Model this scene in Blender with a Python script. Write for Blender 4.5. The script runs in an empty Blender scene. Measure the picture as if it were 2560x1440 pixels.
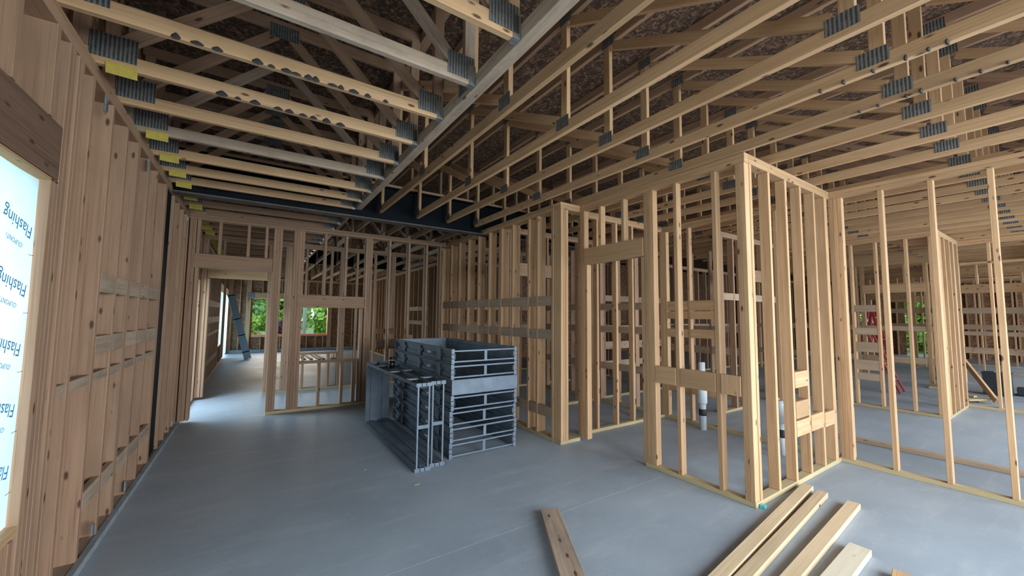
import bpy, bmesh, math, random
from mathutils import Matrix, Vector
SC = bpy.context.scene
COL = SC.collection
rnd = random.Random(7)

# ------------------------------------------------------------------ camera
H = 1.6
FPX = 968.0
YAW, PITCH, ROLL = 0.5866, 0.0709, -0.00884
cam = bpy.data.cameras.new('camera'); cam_o = bpy.data.objects.new('camera', cam); COL.objects.link(cam_o)
cam.sensor_fit = 'HORIZONTAL'; cam.sensor_width = 36.0; cam.lens = 36.0 * FPX / 2560.0
cam.clip_start = 0.05; cam.clip_end = 300
cy, sy, cp, sp = math.cos(YAW), math.sin(YAW), math.cos(PITCH), math.sin(PITCH)
fw = Vector((sy*cp, cy*cp, sp)); rt = Vector((cy, -sy, 0)); dn = fw.cross(rt)
c_, s_ = math.cos(ROLL), math.sin(ROLL)
r2 = c_*rt + s_*dn; d2 = -s_*rt + c_*dn
M = Matrix.Identity(4)
for i in range(3):
    M[i][0] = r2[i]; M[i][1] = -d2[i]; M[i][2] = -fw[i]
M[2][3] = H
cam_o.matrix_world = M
SC.camera = cam_o

# ------------------------------------------------------------------ world, light, exposure
SC.view_settings.view_transform = 'Standard'; SC.view_settings.look = 'None'
SC.view_settings.gamma = 1.0; SC.view_settings.use_curve_mapping = False
SC.view_settings.exposure = -0.14
SC.cycles.max_bounces = 10; SC.cycles.diffuse_bounces = 4; SC.cycles.glossy_bounces = 3
SC.cycles.use_denoising = True
SC.cycles.sample_clamp_indirect = 6.0
w = bpy.data.worlds.new('sky'); SC.world = w; w.use_nodes = True
wn = w.node_tree.nodes; wl = w.node_tree.links
bg = wn['Background']
tc = wn.new('ShaderNodeTexCoord'); sep = wn.new('ShaderNodeSeparateXYZ'); ramp = wn.new('ShaderNodeValToRGB')
wl.new(tc.outputs['Generated'], sep.inputs[0]); wl.new(sep.outputs['Z'], ramp.inputs[0]); wl.new(ramp.outputs[0], bg.inputs[0])
ramp.color_ramp.elements[0].position = 0.0; ramp.color_ramp.elements[0].color = (0.86, 0.92, 1, 1)
ramp.color_ramp.elements[1].position = 0.6; ramp.color_ramp.elements[1].color = (0.62, 0.79, 1, 1)
bg.inputs[1].default_value = 2.1

def area(name, loc, rot, sx, sy_, power, color=(0.80, 0.91, 1.0), spread=math.pi):
    l = bpy.data.lights.new(name, 'AREA'); l.shape = 'RECTANGLE'; l.size = sx; l.size_y = sy_
    l.energy = power; l.color = color; l.spread = spread
    o = bpy.data.objects.new(name, l); COL.objects.link(o); o.location = loc; o.rotation_euler = rot
    return o
R90 = math.pi/2
# daylight coming in through the openings (each lamp stands just outside its opening)
DT = .38; SPR = math.radians(150)
area('daylight_bay', (3.9, -3.35, 1.9), (R90-DT, 0, 0), 5.0, 2.6, 500, spread=SPR)                      # open bay behind the camera
area('daylight_bay_east', (11.0, -3.35, 1.9), (R90-DT, 0, 0), 7.0, 2.5, 500, spread=SPR)
area('daylight_bay_far_east', (19.0, -3.35, 1.9), (R90-DT, 0, 0), 6.0, 2.5, 420, spread=SPR)
area('daylight_window', (-1.5, 2.0, 1.5), (0, -R90+.1, 0), 1.7, 1.7, 26, (0.72, 0.9, 1.0))               # window with film
area('daylight_window_near', (-1.5, -1.2, 1.6), (0, -R90+DT, 0), 1.7, 1.9, 100, (0.78, 0.9, 1.0))
area('daylight_door', (-1.6, 8.35, 1.4), (0, -R90+.5, 0), 1.8, 1.2, 60, (0.62, 0.85, 1.0), SPR)
area('daylight_north', (1.3, 20.2, 1.6), (-R90+.2, 0, 0), 3.0, 1.5, 150, (1.0, 0.9, 0.75))
area('daylight_west_a', (-1.6, 15.1, 1.45), (0, -R90+.1, 0), 1.6, 1.0, 45, (0.85, 0.93, 1.0))
area('daylight_west_b', (-1.6, 18.0, 1.3), (0, -R90+.1, 0), 2.0, 1.4, 90, (0.85, 0.93, 1.0))

# ------------------------------------------------------------------ materials
def mat(name, rough=0.7, metal=0.0):
    m = bpy.data.materials.new(name); m.use_nodes = True
    nt = m.node_tree; b = nt.nodes['Principled BSDF']
    b.inputs['Roughness'].default_value = rough; b.inputs['Metallic'].default_value = metal
    return m, nt, b
def node(nt, t, **kw):
    n = nt.nodes.new(t)
    for k, v in kw.items(): setattr(n, k, v)
    return n
def mapping(nt, scale, rand=True, coord='Object'):
    t = node(nt, 'ShaderNodeTexCoord'); mp = node(nt, 'ShaderNodeMapping'); mp.inputs['Scale'].default_value = scale
    nt.links.new(t.outputs[coord], mp.inputs[0])
    if rand:
        oi = node(nt, 'ShaderNodeObjectInfo'); mu = node(nt, 'ShaderNodeVectorMath', operation='SCALE')
        cb = node(nt, 'ShaderNodeCombineXYZ')
        nt.links.new(oi.outputs['Random'], cb.inputs[0]); nt.links.new(oi.outputs['Random'], cb.inputs[1]); nt.links.new(oi.outputs['Random'], cb.inputs[2])
        nt.links.new(cb.outputs[0], mu.inputs[0]); mu.inputs[3].default_value = 91.7
        nt.links.new(mu.outputs[0], mp.inputs[1])
    return mp.outputs[0]
def mix(nt, a, b, fac, mode='MIX'):
    n = node(nt, 'ShaderNodeMix', data_type='RGBA', blend_type=mode)
    for sock, v in ((n.inputs[0], fac), (n.inputs[6], a), (n.inputs[7], b)):
        if hasattr(v, 'links') or hasattr(v, 'is_linked'): nt.links.new(v, sock)
        elif isinstance(v, (int, float)): sock.default_value = v
        else: sock.default_value = (*v, 1)
    return n.outputs[2]
def ramp2(nt, src, p0, p1, c0=(0, 0, 0), c1=(1, 1, 1)):
    r = node(nt, 'ShaderNodeValToRGB'); r.color_ramp.elements[0].position = p0; r.color_ramp.elements[1].position = p1
    r.color_ramp.elements[0].color = (*c0, 1); r.color_ramp.elements[1].color = (*c1, 1)
    nt.links.new(src, r.inputs[0]); return r.outputs[0]
def noise(nt, vec, scale, detail=3, rough=.5):
    n = node(nt, 'ShaderNodeTexNoise'); n.inputs['Scale'].default_value = scale; n.inputs['Detail'].default_value = detail
    n.inputs['Roughness'].default_value = rough; nt.links.new(vec, n.inputs['Vector']); return n.outputs['Fac']
def bump(nt, b, h, s=.2, d=.005):
    n = node(nt, 'ShaderNodeBump'); n.inputs['Strength'].default_value = s; n.inputs['Distance'].default_value = d
    nt.links.new(h, n.inputs['Height']); nt.links.new(n.outputs[0], b.inputs['Normal'])

def wood(name, a, b_, c, knot=(0.10, 0.045, 0.02), knots=True, var=0.28, stain=0.0):
    m, nt, b = mat(name, 0.72)
    v = mapping(nt, (1, 1, 1))
    def stretch(s):
        mp = node(nt, 'ShaderNodeMapping'); mp.inputs['Scale'].default_value = s; nt.links.new(v, mp.inputs[0]); return mp.outputs[0]
    g1 = noise(nt, stretch((22, 22, 0.7)), 1.0, 4, .6)
    g2 = noise(nt, stretch((110, 110, 1.5)), 1.0, 2, .6)
    g3 = noise(nt, stretch((3, 3, 1.2)), 1.0, 3, .6)
    col = mix(nt, a, b_, ramp2(nt, g1, .35, .68))
    col = mix(nt, col, c, ramp2(nt, g2, .52, .75))
    col = mix(nt, col, tuple(x*0.80 for x in a), ramp2(nt, g3, .5, .8))
    if knots:
        vo = node(nt, 'ShaderNodeTexVoronoi'); vo.inputs['Scale'].default_value = 1.0
        nt.links.new(stretch((15, 15, 5.5)), vo.inputs['Vector'])
        ring = ramp2(nt, vo.outputs['Distance'], .10, .19, (1, 1, 1), (0, 0, 0))
        sepc = node(nt, 'ShaderNodeSeparateColor'); nt.links.new(vo.outputs['Color'], sepc.inputs[0])
        sel = ramp2(nt, sepc.outputs[0], .60, .62)
        mu = node(nt, 'ShaderNodeMath', operation='MULTIPLY'); nt.links.new(ring, mu.inputs[0]); nt.links.new(sel, mu.inputs[1])
        col = mix(nt, col, knot, mu.outputs[0])
    if stain:
        st = noise(nt, stretch((5, 5, 2.0)), 1.0, 5, .7)
        col = mix(nt, col, (0.10, 0.09, 0.085), ramp2(nt, st, .48, .78, (0, 0, 0), (stain,)*3))
    oi = node(nt, 'ShaderNodeObjectInfo'); hsv = node(nt, 'ShaderNodeHueSaturation')
    mr = node(nt, 'ShaderNodeMapRange'); mr.inputs[3].default_value = 1-var/2; mr.inputs[4].default_value = 1+var/2
    nt.links.new(oi.outputs['Random'], mr.inputs[0]); nt.links.new(mr.outputs[0], hsv.inputs['Value'])
    nt.links.new(col, hsv.inputs['Color']); nt.links.new(hsv.outputs[0], b.inputs['Base Color'])
    bump(nt, b, g2, .15, .002)
    return m
W = wood('pine', (0.50, 0.295, 0.148), (0.60, 0.375, 0.205), (0.39, 0.215, 0.10))
WL = wood('pine_pale', (0.66, 0.48, 0.29), (0.74, 0.56, 0.36), (0.56, 0.39, 0.22))
WD = wood('pine_brown', (0.34, 0.20, 0.118), (0.42, 0.255, 0.158), (0.26, 0.145, 0.082), var=.25)  # pine in a darker brown tone
WG = wood('pine_weathered', (0.40, 0.285, 0.20), (0.49, 0.365, 0.265), (0.29, 0.20, 0.135), var=.2, stain=.6)
WP = wood('pine_treated', (0.44, 0.345, 0.19), (0.50, 0.40, 0.23), (0.36, 0.27, 0.14), knots=False)
WB = wood('pine_block', (0.42, 0.29, 0.19), (0.48, 0.345, 0.235), (0.33, 0.22, 0.14))
WH = wood('pine_white', (0.66, 0.57, 0.43), (0.74, 0.65, 0.50), (0.58, 0.48, 0.34))
WDK = wood('pine_dark', (0.16, 0.095, 0.065), (0.21, 0.13, 0.09), (0.11, 0.065, 0.045))

def osb(name, dark, light, scale=1.0):
    m, nt, b = mat(name, 0.85)
    v = mapping(nt, (1, 1, 1), rand=False)
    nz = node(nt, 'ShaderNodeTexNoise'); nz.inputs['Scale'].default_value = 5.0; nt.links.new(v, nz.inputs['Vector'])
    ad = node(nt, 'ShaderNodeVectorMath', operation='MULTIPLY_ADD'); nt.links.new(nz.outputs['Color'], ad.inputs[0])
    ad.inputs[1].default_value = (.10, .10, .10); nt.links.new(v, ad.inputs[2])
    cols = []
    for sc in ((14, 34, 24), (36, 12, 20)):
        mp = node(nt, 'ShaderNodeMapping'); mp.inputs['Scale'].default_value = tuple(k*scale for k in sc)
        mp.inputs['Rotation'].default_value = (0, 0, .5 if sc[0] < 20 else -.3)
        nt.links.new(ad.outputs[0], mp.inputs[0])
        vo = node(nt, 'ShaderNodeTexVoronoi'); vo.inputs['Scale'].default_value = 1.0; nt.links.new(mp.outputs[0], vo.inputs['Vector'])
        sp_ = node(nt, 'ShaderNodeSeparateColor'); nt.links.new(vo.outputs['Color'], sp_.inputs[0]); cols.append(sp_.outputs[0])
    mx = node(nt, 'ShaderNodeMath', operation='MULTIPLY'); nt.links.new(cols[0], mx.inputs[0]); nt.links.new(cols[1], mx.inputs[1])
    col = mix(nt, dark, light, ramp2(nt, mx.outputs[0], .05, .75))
    nt.links.new(col, b.inputs['Base Color']); bump(nt, b, mx.outputs[0], .35, .004)
    return m
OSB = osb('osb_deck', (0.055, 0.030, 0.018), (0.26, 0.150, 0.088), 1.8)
OSBW = osb('osb_sheathing', (0.20, 0.10, 0.055), (0.46, 0.26, 0.15))

def concrete():
    m, nt, b = mat('concrete', 0.55)
    v = mapping(nt, (1, 1, 1), rand=False)
    n1 = noise(nt, v, .8, 6, .62); n2 = noise(nt, v, 9, 5, .7); n3 = noise(nt, v, 60, 3, .6)
    col = mix(nt, (0.275, 0.32, 0.37), (0.385, 0.435, 0.485), ramp2(nt, n1, .3, .72))
    col = mix(nt, col, (0.46, 0.50, 0.53), ramp2(nt, n2, .56, .86, (0, 0, 0), (.55,)*3))
    col = mix(nt, col, (0.12, 0.135, 0.15), ramp2(nt, n3, .62, .8, (0, 0, 0), (.5,)*3))
    # scuff marks swept along the slab
    mp = node(nt, 'ShaderNodeMapping'); mp.inputs['Scale'].default_value = (.6, 5, 1); mp.inputs['Rotation'].default_value = (0, 0, .25); nt.links.new(v, mp.inputs[0])
    n4 = noise(nt, mp.outputs[0], 1.2, 5, .7)
    col = mix(nt, col, (0.50, 0.52, 0.53), ramp2(nt, n4, .52, .80, (0, 0, 0), (.6,)*3))
    nt.links.new(col, b.inputs['Base Color'])
    rr = node(nt, 'ShaderNodeMapRange'); rr.inputs[3].default_value = .38; rr.inputs[4].default_value = .72
    nt.links.new(n1, rr.inputs[0]); nt.links.new(rr.outputs[0], b.inputs['Roughness'])
    bump(nt, b, n2, .12, .004)
    return m
CON = concrete()
def plain(name, col, rough=.5, metal=0, nscale=0, nvar=.3):
    m, nt, b = mat(name, rough, metal)
    if nscale:
        v = mapping(nt, (1, 1, 1)); n = noise(nt, v, nscale, 4, .6)
        c = mix(nt, tuple(x*(1-nvar) for x in col), tuple(min(1, x*(1+nvar*.6)) for x in col), ramp2(nt, n, .3, .7))
        nt.links.new(c, b.inputs['Base Color'])
    else: b.inputs['Base Color'].default_value = (*col, 1)
    return m
STEEL = plain('frame_primer', (0.135, 0.17, 0.21), .5, .2, 6, .3)
STEEL2 = plain('frame_primer_light', (0.155, 0.195, 0.24), .5, .2, 8, .22)
BLACKS = plain('steel_black_paint', (0.008, 0.010, 0.013), .8, 0, 5, .3)
BRUSH = plain('zinc', (0.62, 0.68, 0.72), .3, .9, 30, .2)
CURBM = plain('curb_concrete', (0.30, 0.33, 0.35), .8, 0, 12, .25)
YEL = plain('yellow_tag_paper', (0.50, 0.38, 0.07), .8, 0, 30, .15)
WHITE = plain('white_label', (0.72, 0.75, 0.78), .6)
PVC = plain('pvc_pipe', (0.66, 0.70, 0.74), .35)
PVCB = plain('pvc_black_band', (0.02, 0.02, 0.022), .5)
BLACKG = plain('black_gloss', (0.008, 0.009, 0.011), .12)
RED = plain('red_sill_tape', (0.85, 0.26, 0.20), .6)
REDF = plain('red_fibreglass', (0.35, 0.03, 0.035), .45)
BLK = plain('black_plastic', (0.02, 0.028, 0.035), .55)
TEAL = plain('teal_stake_cap', (0.12, 0.50, 0.52), .4)
LEAF = plain('leaves', (0.26, 0.50, 0.15), .7, 0, 1.2, .5)
LEAF2 = plain('leaves_light', (0.34, 0.58, 0.10), .7, 0, 1.2, .45)
LEAFP = plain('leaves_purple', (0.10, 0.055, 0.08), .7, 0, 2, .4)
BARK = plain('bark', (0.16, 0.11, 0.08), .9, 0, 9, .4)
GRASS = plain('lawn', (0.16, 0.26, 0.08), .9, 0, 2, .3)
INK = plain('film_ink', (0.08, 0.32, 0.58), .6)
INKD = plain('stamp_ink', (0.03, 0.028, 0.03), .8)
def gang():
    m, nt, b = mat('truss_plate', .45, .35)
    v = mapping(nt, (1, 1, 1), rand=False)
    wv = node(nt, 'ShaderNodeTexWave', bands_direction='X'); wv.inputs['Scale'].default_value = 16; wv.inputs['Distortion'].default_value = .6
    nt.links.new(v, wv.inputs[0]); n = noise(nt, v, 25, 3, .6)
    col = mix(nt, (0.062, 0.060, 0.058), (0.25, 0.245, 0.235), wv.outputs['Fac'])
    col = mix(nt, col, (0.30, 0.29, 0.275), ramp2(nt, n, .45, .8, (0, 0, 0), (.6,)*3))
    nt.links.new(col, b.inputs['Base Color']); bump(nt, b, wv.outputs['Fac'], .6, .003)
    return m
GANG = gang()
for m_ in (BLACKS, WDK): m_.node_tree.nodes['Principled BSDF'].inputs['Specular IOR Level'].default_value = .1
def film():
    m = bpy.data.materials.new('flashing_film'); m.use_nodes = True; nt = m.node_tree; nt.nodes.clear()
    out = node(nt, 'ShaderNodeOutputMaterial'); d = node(nt, 'ShaderNodeBsdfDiffuse'); t = node(nt, 'ShaderNodeBsdfTranslucent'); mx = node(nt, 'ShaderNodeMixShader')
    v = mapping(nt, (1, 1, 1), rand=False); n = noise(nt, v, 3, 5, .6)
    c = mix(nt, (0.60, 0.84, 0.95), (0.74, 0.92, 0.98), ramp2(nt, n, .3, .7))
    nt.links.new(c, d.inputs[0]); nt.links.new(c, t.inputs[0]); mx.inputs[0].default_value = .72
    nt.links.new(d.outputs[0], mx.inputs[1]); nt.links.new(t.outputs[0], mx.inputs[2])
    nt.links.new(mx.outputs[0], out.inputs[0])
    return m
FILM = film()

# ------------------------------------------------------------------ builders
def tag(o, label=None, cat=None, group=None, kind=None):
    if label: o['label'] = label
    if cat: o['category'] = cat
    if group: o['group'] = group
    if kind: o['kind'] = kind
    return o
def empty(name, loc, label=None, cat=None, group=None, kind=None):
    o = bpy.data.objects.new(name, None); COL.objects.link(o); o.location = loc; o.empty_display_size = .1
    return tag(o, label, cat, group, kind)
_cache = {}
def boxmesh(sx, sy_, sz, m, bev=.0025):
    key = (round(sx, 3), round(sy_, 3), round(sz, 3), m.name, bev)
    if key in _cache: return _cache[key]
    bm = bmesh.new(); bmesh.ops.create_cube(bm, size=1)
    bmesh.ops.scale(bm, vec=(sx, sy_, sz), verts=bm.verts)
    if bev and min(sx, sy_, sz) > .012:
        bmesh.ops.bevel(bm, geom=bm.edges[:], offset=bev, segments=1, affect='EDGES')
    me = bpy.data.meshes.new('board'); bm.to_mesh(me); bm.free(); me.materials.append(m)
    _cache[key] = me; return me
def put(name, me, M, parent=None):
    o = bpy.data.objects.new(name, me); COL.objects.link(o)
    if parent is not None:
        off = Vector((0, 0, 0)); p = parent
        while p is not None: off += p.location if p.type == 'EMPTY' else p.matrix_basis.translation; p = p.parent
        o.parent = parent; M = Matrix.Translation(-off) @ M
    o.matrix_basis = M
    return o
RX = Matrix.Rotation(R90, 4, 'Y'); RY = Matrix.Rotation(-R90, 4, 'X')
def member(name, x0, x1, y0, y1, z0, z1, m, parent=None):
    """axis-aligned board; grain runs along its longest side"""
    d = (x1-x0, y1-y0, z1-z0); c = Matrix.Translation(((x0+x1)/2, (y0+y1)/2, (z0+z1)/2))
    k = d.index(max(d))
    if k == 2: return put(name, boxmesh(*d, m), c, parent)
    if k == 0: return put(name, boxmesh(d[2], d[1], d[0], m), c @ RX, parent)
    return put(name, boxmesh(d[0], d[2], d[1], m), c @ RY, parent)
def beam(name, p0, p1, wide, thick, m, parent=None, side=(0, 0, 1)):
    """board from p0 to p1: local Z along, local X = wide lying in the plane with `side`, local Y = thick"""
    p0, p1 = Vector(p0), Vector(p1); z = (p1-p0); L = z.length; z.normalize()
    s = Vector(side); x = (s - z*s.dot(z)).normalized(); y = z.cross(x)
    Mx = Matrix.Identity(4)
    for i in range(3): Mx[i][0], Mx[i][1], Mx[i][2], Mx[i][3] = x[i], y[i], z[i], (p0[i]+p1[i])/2
    return put(name, boxmesh(wide, thick, L, m), Mx, parent)
def newmesh(name, verts, faces, m, loc=(0, 0, 0), parent=None, smooth=False):
    me = bpy.data.meshes.new(name); me.from_pydata([Vector(v)-Vector(loc) for v in verts], [], faces); me.materials.append(m); me.update()
    if smooth:
        for p in me.polygons: p.use_smooth = True
    return put(name, me, Matrix.Translation(loc), parent)
def boxes(name, bl, m, parent=None, loc=None):
    """one solid built of touching boxes (x0,x1,y0,y1,z0,z1)"""
    loc = loc or ((bl[0][0]+bl[0][1])/2, (bl[0][2]+bl[0][3])/2, (bl[0][4]+bl[0][5])/2)
    V, Fc = [], []
    for x0, x1, y0, y1, z0, z1 in bl:
        n = len(V); V += [(x, y, z) for x in (x0, x1) for y in (y0, y1) for z in (z0, z1)]
        Fc += [tuple(n+i for i in f) for f in ((0, 1, 3, 2), (4, 6, 7, 5), (0, 4, 5, 1), (2, 3, 7, 6), (0, 2, 6, 4), (1, 5, 7, 3))]
    return newmesh(name, V, Fc, m, loc, parent)
def lathe(name, prof, m, loc, parent=None, n=24, smooth=True):
    V, Fc = [], []
    for r, z in prof:
        for i in range(n): V.append((loc[0]+r*math.cos(2*math.pi*i/n), loc[1]+r*math.sin(2*math.pi*i/n), loc[2]+z))
    for k in range(len(prof)-1):
        for i in range(n): Fc.append((k*n+i, k*n+(i+1) % n, (k+1)*n+(i+1) % n, (k+1)*n+i))
    Fc.append(tuple(range(n))[::-1]); Fc.append(tuple((len(prof)-1)*n+i for i in range(n)))
    return newmesh(name, V, Fc, m, loc, parent, smooth)
def copytree(src, loc, label=None, group=None):
    r = src.copy(); COL.objects.link(r); r.location = loc
    if label: r['label'] = label
    if group: r['group'] = group
    for ch in src.children:
        c = ch.copy(); COL.objects.link(c); c.parent = r
        for g in ch.children:
            d = g.copy(); COL.objects.link(d); d.parent = c
    return r
ORD = ['first', 'second', 'third', 'fourth', 'fifth', 'sixth', 'seventh', 'eighth', 'ninth', 'tenth', 'eleventh', 'twelfth', 'thirteenth', 'fourteenth', 'fifteenth', 'sixteenth']

T = 3.08          # top of the stud walls = underside of the trusses
CH = 0.092         # chord height
TC = 4.02         # underside of top chord
P = 0.045         # plate thickness
ST = 0.040        # stud thickness

class Frame:
    """stud wall running along axis 'x' or 'y'; f = coordinate of its near face, d = depth"""
    def __init__(s, axis, f, d, a0, a1, label, mat_=None, name='stud_frame', cat='stud wall', kind=None, dbl=True, bottom=None, top=True, plate_m=None, zt=None):
        s.ax, s.f, s.d, s.m = axis, f, d, mat_ or W
        s.root = empty(name, ((a0+a1)/2, f+d/2, 0) if axis == 'x' else (f+d/2, (a0+a1)/2, 0), label, cat, None, kind)
        s.zt = zt or T
        zt = s.zt
        for (b0, b1) in (bottom if bottom is not None else [(a0, a1)]): s.mem('bottom_plate', b0, b1, 0.001, P, plate_m or WP)
        if top:
            s.mem('top_plate', a0, a1, zt-P, zt-.001)
            if dbl: s.mem('top_plate', a0, a1, zt-2*P, zt-P-.001)
        s.z1 = zt-2*P if dbl else zt-P
    def mem(s, name, a0, a1, z0, z1, m=None, d0=0, d1=None):
        d1 = s.d if d1 is None else d1
        if s.ax == 'x': return member(name, a0, a1, s.f+d0, s.f+d1, z0, z1, m or s.m, s.root)
        return member(name, s.f+d0, s.f+d1, a0, a1, z0, z1, m or s.m, s.root)
    def stud(s, a, n=1, z0=None, z1=None, name='stud', m=None):
        for i in range(n): s.mem(name, a+i*(ST+.001), a+i*(ST+.001)+ST, P+.001 if z0 is None else z0, (s.z1-.001) if z1 is None else z1, m)
    def block(s, a0, a1, z0, z1, m=None, d0=.003, th=ST, name='blocking'):
        s.mem(name, a0, a1, z0, z1, m or WB, d0, d0+th)
def blockrow(fr, studs, z0, z1, m=None, d0=.003, flush=True):
    """blocking pieces between neighbouring studs (studs = list of (a, n))"""
    ss = sorted(studs)
    for (a, n), (b, k) in zip(ss[:-1], ss[1:]):
        if b-(a+n*(ST+.001)) > .05: fr.block(a+n*(ST+.001)+.001, b-.001, z0, z1, m, d0)

# ================================================================== SETTING
X1, Y0, Y1 = 24.5, -3.1, 19.15
member('floor', -1.15, X1, Y0-.1, Y1+.3, -.15, 0, CON)['kind'] = 'structure'
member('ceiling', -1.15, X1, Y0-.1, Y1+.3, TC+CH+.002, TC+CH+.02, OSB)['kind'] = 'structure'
g = member('ground', -60, 90, -60, 110, -.5, -.3, GRASS); g['kind'] = 'structure'

def sheath(name, parent, axis, f, th, a0, a1, z0, z1, holes, m):
    """sheathing with rectangular holes, as one board"""
    xs = sorted({a0, a1, *[h[0] for h in holes], *[h[1] for h in holes]}); zs = sorted({z0, z1, *[h[2] for h in holes], *[h[3] for h in holes]})
    bl = []
    for i in range(len(xs)-1):
        col = []
        for j in range(len(zs)-1):
            cx, cz = (xs[i]+xs[i+1])/2, (zs[j]+zs[j+1])/2
            if any(h[0] < cx < h[1] and h[2] < cz < h[3] for h in holes): continue
            if col and col[-1][1] == zs[j]: col[-1][1] = zs[j+1]
            else: col.append([zs[j], zs[j+1]])
        for q0, q1 in col:
            bl.append((xs[i], xs[i+1], f, f+th, q0, q1) if axis == 'x' else (f, f+th, xs[i], xs[i+1], q0, q1))
    return boxes(name, bl, m, parent)

# ---- left exterior wall (interior face x=-0.85, 2x6)
XL = -0.85
wl_ = Frame('y', XL-.14, .14, Y0, Y1, None, WD, 'wall_left', None, 'structure', bottom=[(Y0, 16.6), (18.9, Y1)], plate_m=WG)
sheath('sheathing', wl_.root, 'y', XL-.16, .018, Y0, Y1, 0, TC+.1,
       [(1.3, 2.765, .63, 2.23), (-2.0, -.2, .60, 2.28), (7.55, 9.15, .0, 2.2), (14.62, 15.6, .6, 2.25), (17.12, 18.78, 0.02, 2.25)], OSBW)
win_jamb = 2.765
# window: jack + king studs, header, sill
def lstud(a, n=1, **k): wl_.stud(a, n, **k)
lstud(2.775, 2, z1=2.25); lstud(2.86, 2)
wl_.mem('header', 1.2, 2.855, 2.256, 2.53, WDK, 0.02, .14); wl_.mem('sub_header', 1.3, 2.855, 2.235, 2.252, W, 0, .14)
for a in (1.55, 1.95, 2.35, 2.70): lstud(a, z0=2.535, name='cripple_stud')
wl_.mem('sill', 1.30, 2.77, .585, .625, W); lstud(1.26, 1, z1=2.23); lstud(1.20)
for a in (1.5, 1.9, 2.3, 2.7): lstud(a, z1=.58, name='cripple_stud')
for a in (2.98,): lstud(a, 2)
ls = [(2.98, 2), (3.20, 1), (3.585, 1), (3.95, 1), (4.28, 2), (4.68, 1), (5.04, 1), (5.50, 2)]
for a, n in ls[1:]: lstud(a, n)
ls2 = [(6.02, 1), (6.38, 1), (6.75, 1), (7.05, 2), (7.20, 2)]
for a, n in ls2: lstud(a, n)
blockrow(wl_, [(3.585, 1), (3.95, 1), (4.28, 2), (4.68, 1), (5.04, 1), (5.50, 2)], 1.73, 1.855, WG, .100)
blockrow(wl_, [(3.585, 1), (3.95, 1), (4.28, 2), (4.68, 1), (5.04, 1), (5.50, 2)], 1.32, 1.44, WG, .100)
blockrow(wl_, [(2.86, 2), (3.20, 1), (3.585, 1), (3.95, 1), (4.28, 2), (4.68, 1), (5.04, 1), (5.50, 2)], 1.14, 1.20, WG, .095)
blockrow(wl_, [(3.585, 1), (3.95, 1), (4.28, 2), (4.68, 1), (5.04, 1), (5.50, 2)], .335, .45, WG, .100)
# metal straps at top and bottom plates, and bottom curb
for i, (y, z0, z1) in enumerate(((3.02, .075, .17), (3.86, .075, .17), (4.66, .075, .165), (6.9, .09, .17), (3.42, 2.86, 2.98), (4.62, 2.86, 2.97), (7.10, 2.90, 2.97))):
    boxes('strap', [(XL-.0, XL+.004, y-.02, y+.02, z0, z1), (XL+.004, XL+.012, y-.014, y+.014, z0+.01, z1-.01)], BRUSH, wl_.root)
jl = boxes('trim_3', [(.3, 3.5, 2.4985, 2.5005, 0.0002, .0006)], plain('chalk_line', (.46, .49, .51), .8)); jl['kind'] = 'structure'
cb = boxes('trim_1', [(XL+.0, XL+.035, Y0, 7.2, 0.001, .05)], CURBM); cb['kind'] = 'structure'
# studs of the far part of the wall
for a in (9.6, 10.0, 10.4, 10.8, 11.2, 11.6, 12.0, 12.4, 12.8, 13.2, 13.6, 14.0, 14.4, 15.75, 16.1, 16.5, 16.9, 18.95): lstud(a)
for z0, z1 in ((1.35, 1.5), (1.75, 1.9), (1.05, 1.12), (.36, .48)):
    blockrow(wl_, [(a, 1) for a in (9.6, 10.0, 10.4, 10.8, 11.2, 11.6, 12.0, 12.4, 12.8, 13.2, 13.6, 14.0, 14.4)], z0, z1, WG, .09)
wl_.mem('header', 14.45, 15.75, 2.255, 2.5, W); wl_.mem('sill', 14.45, 15.75, .56, .6, W); wl_.mem('header', 17.0, 18.95, 2.255, 2.5, W)
lstud(14.45, 2, z1=2.25); lstud(15.62, 2, z1=2.25); lstud(17.02, 2, z1=2.25); lstud(18.8, 2, z1=2.25)
lstud(7.46, 2); lstud(9.15, 2); wl_.mem('header', 7.55, 9.15, 2.205, 2.45, WD)
for a in (-2.9, -2.5, -2.1, -.15, .25, .65, 1.05): lstud(a, 1)
wl_.mem('header', -2.06, -.15, 2.28, 2.5, WD); wl_.mem('sill', -2.06, -.15, .56, .6, WD)

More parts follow.
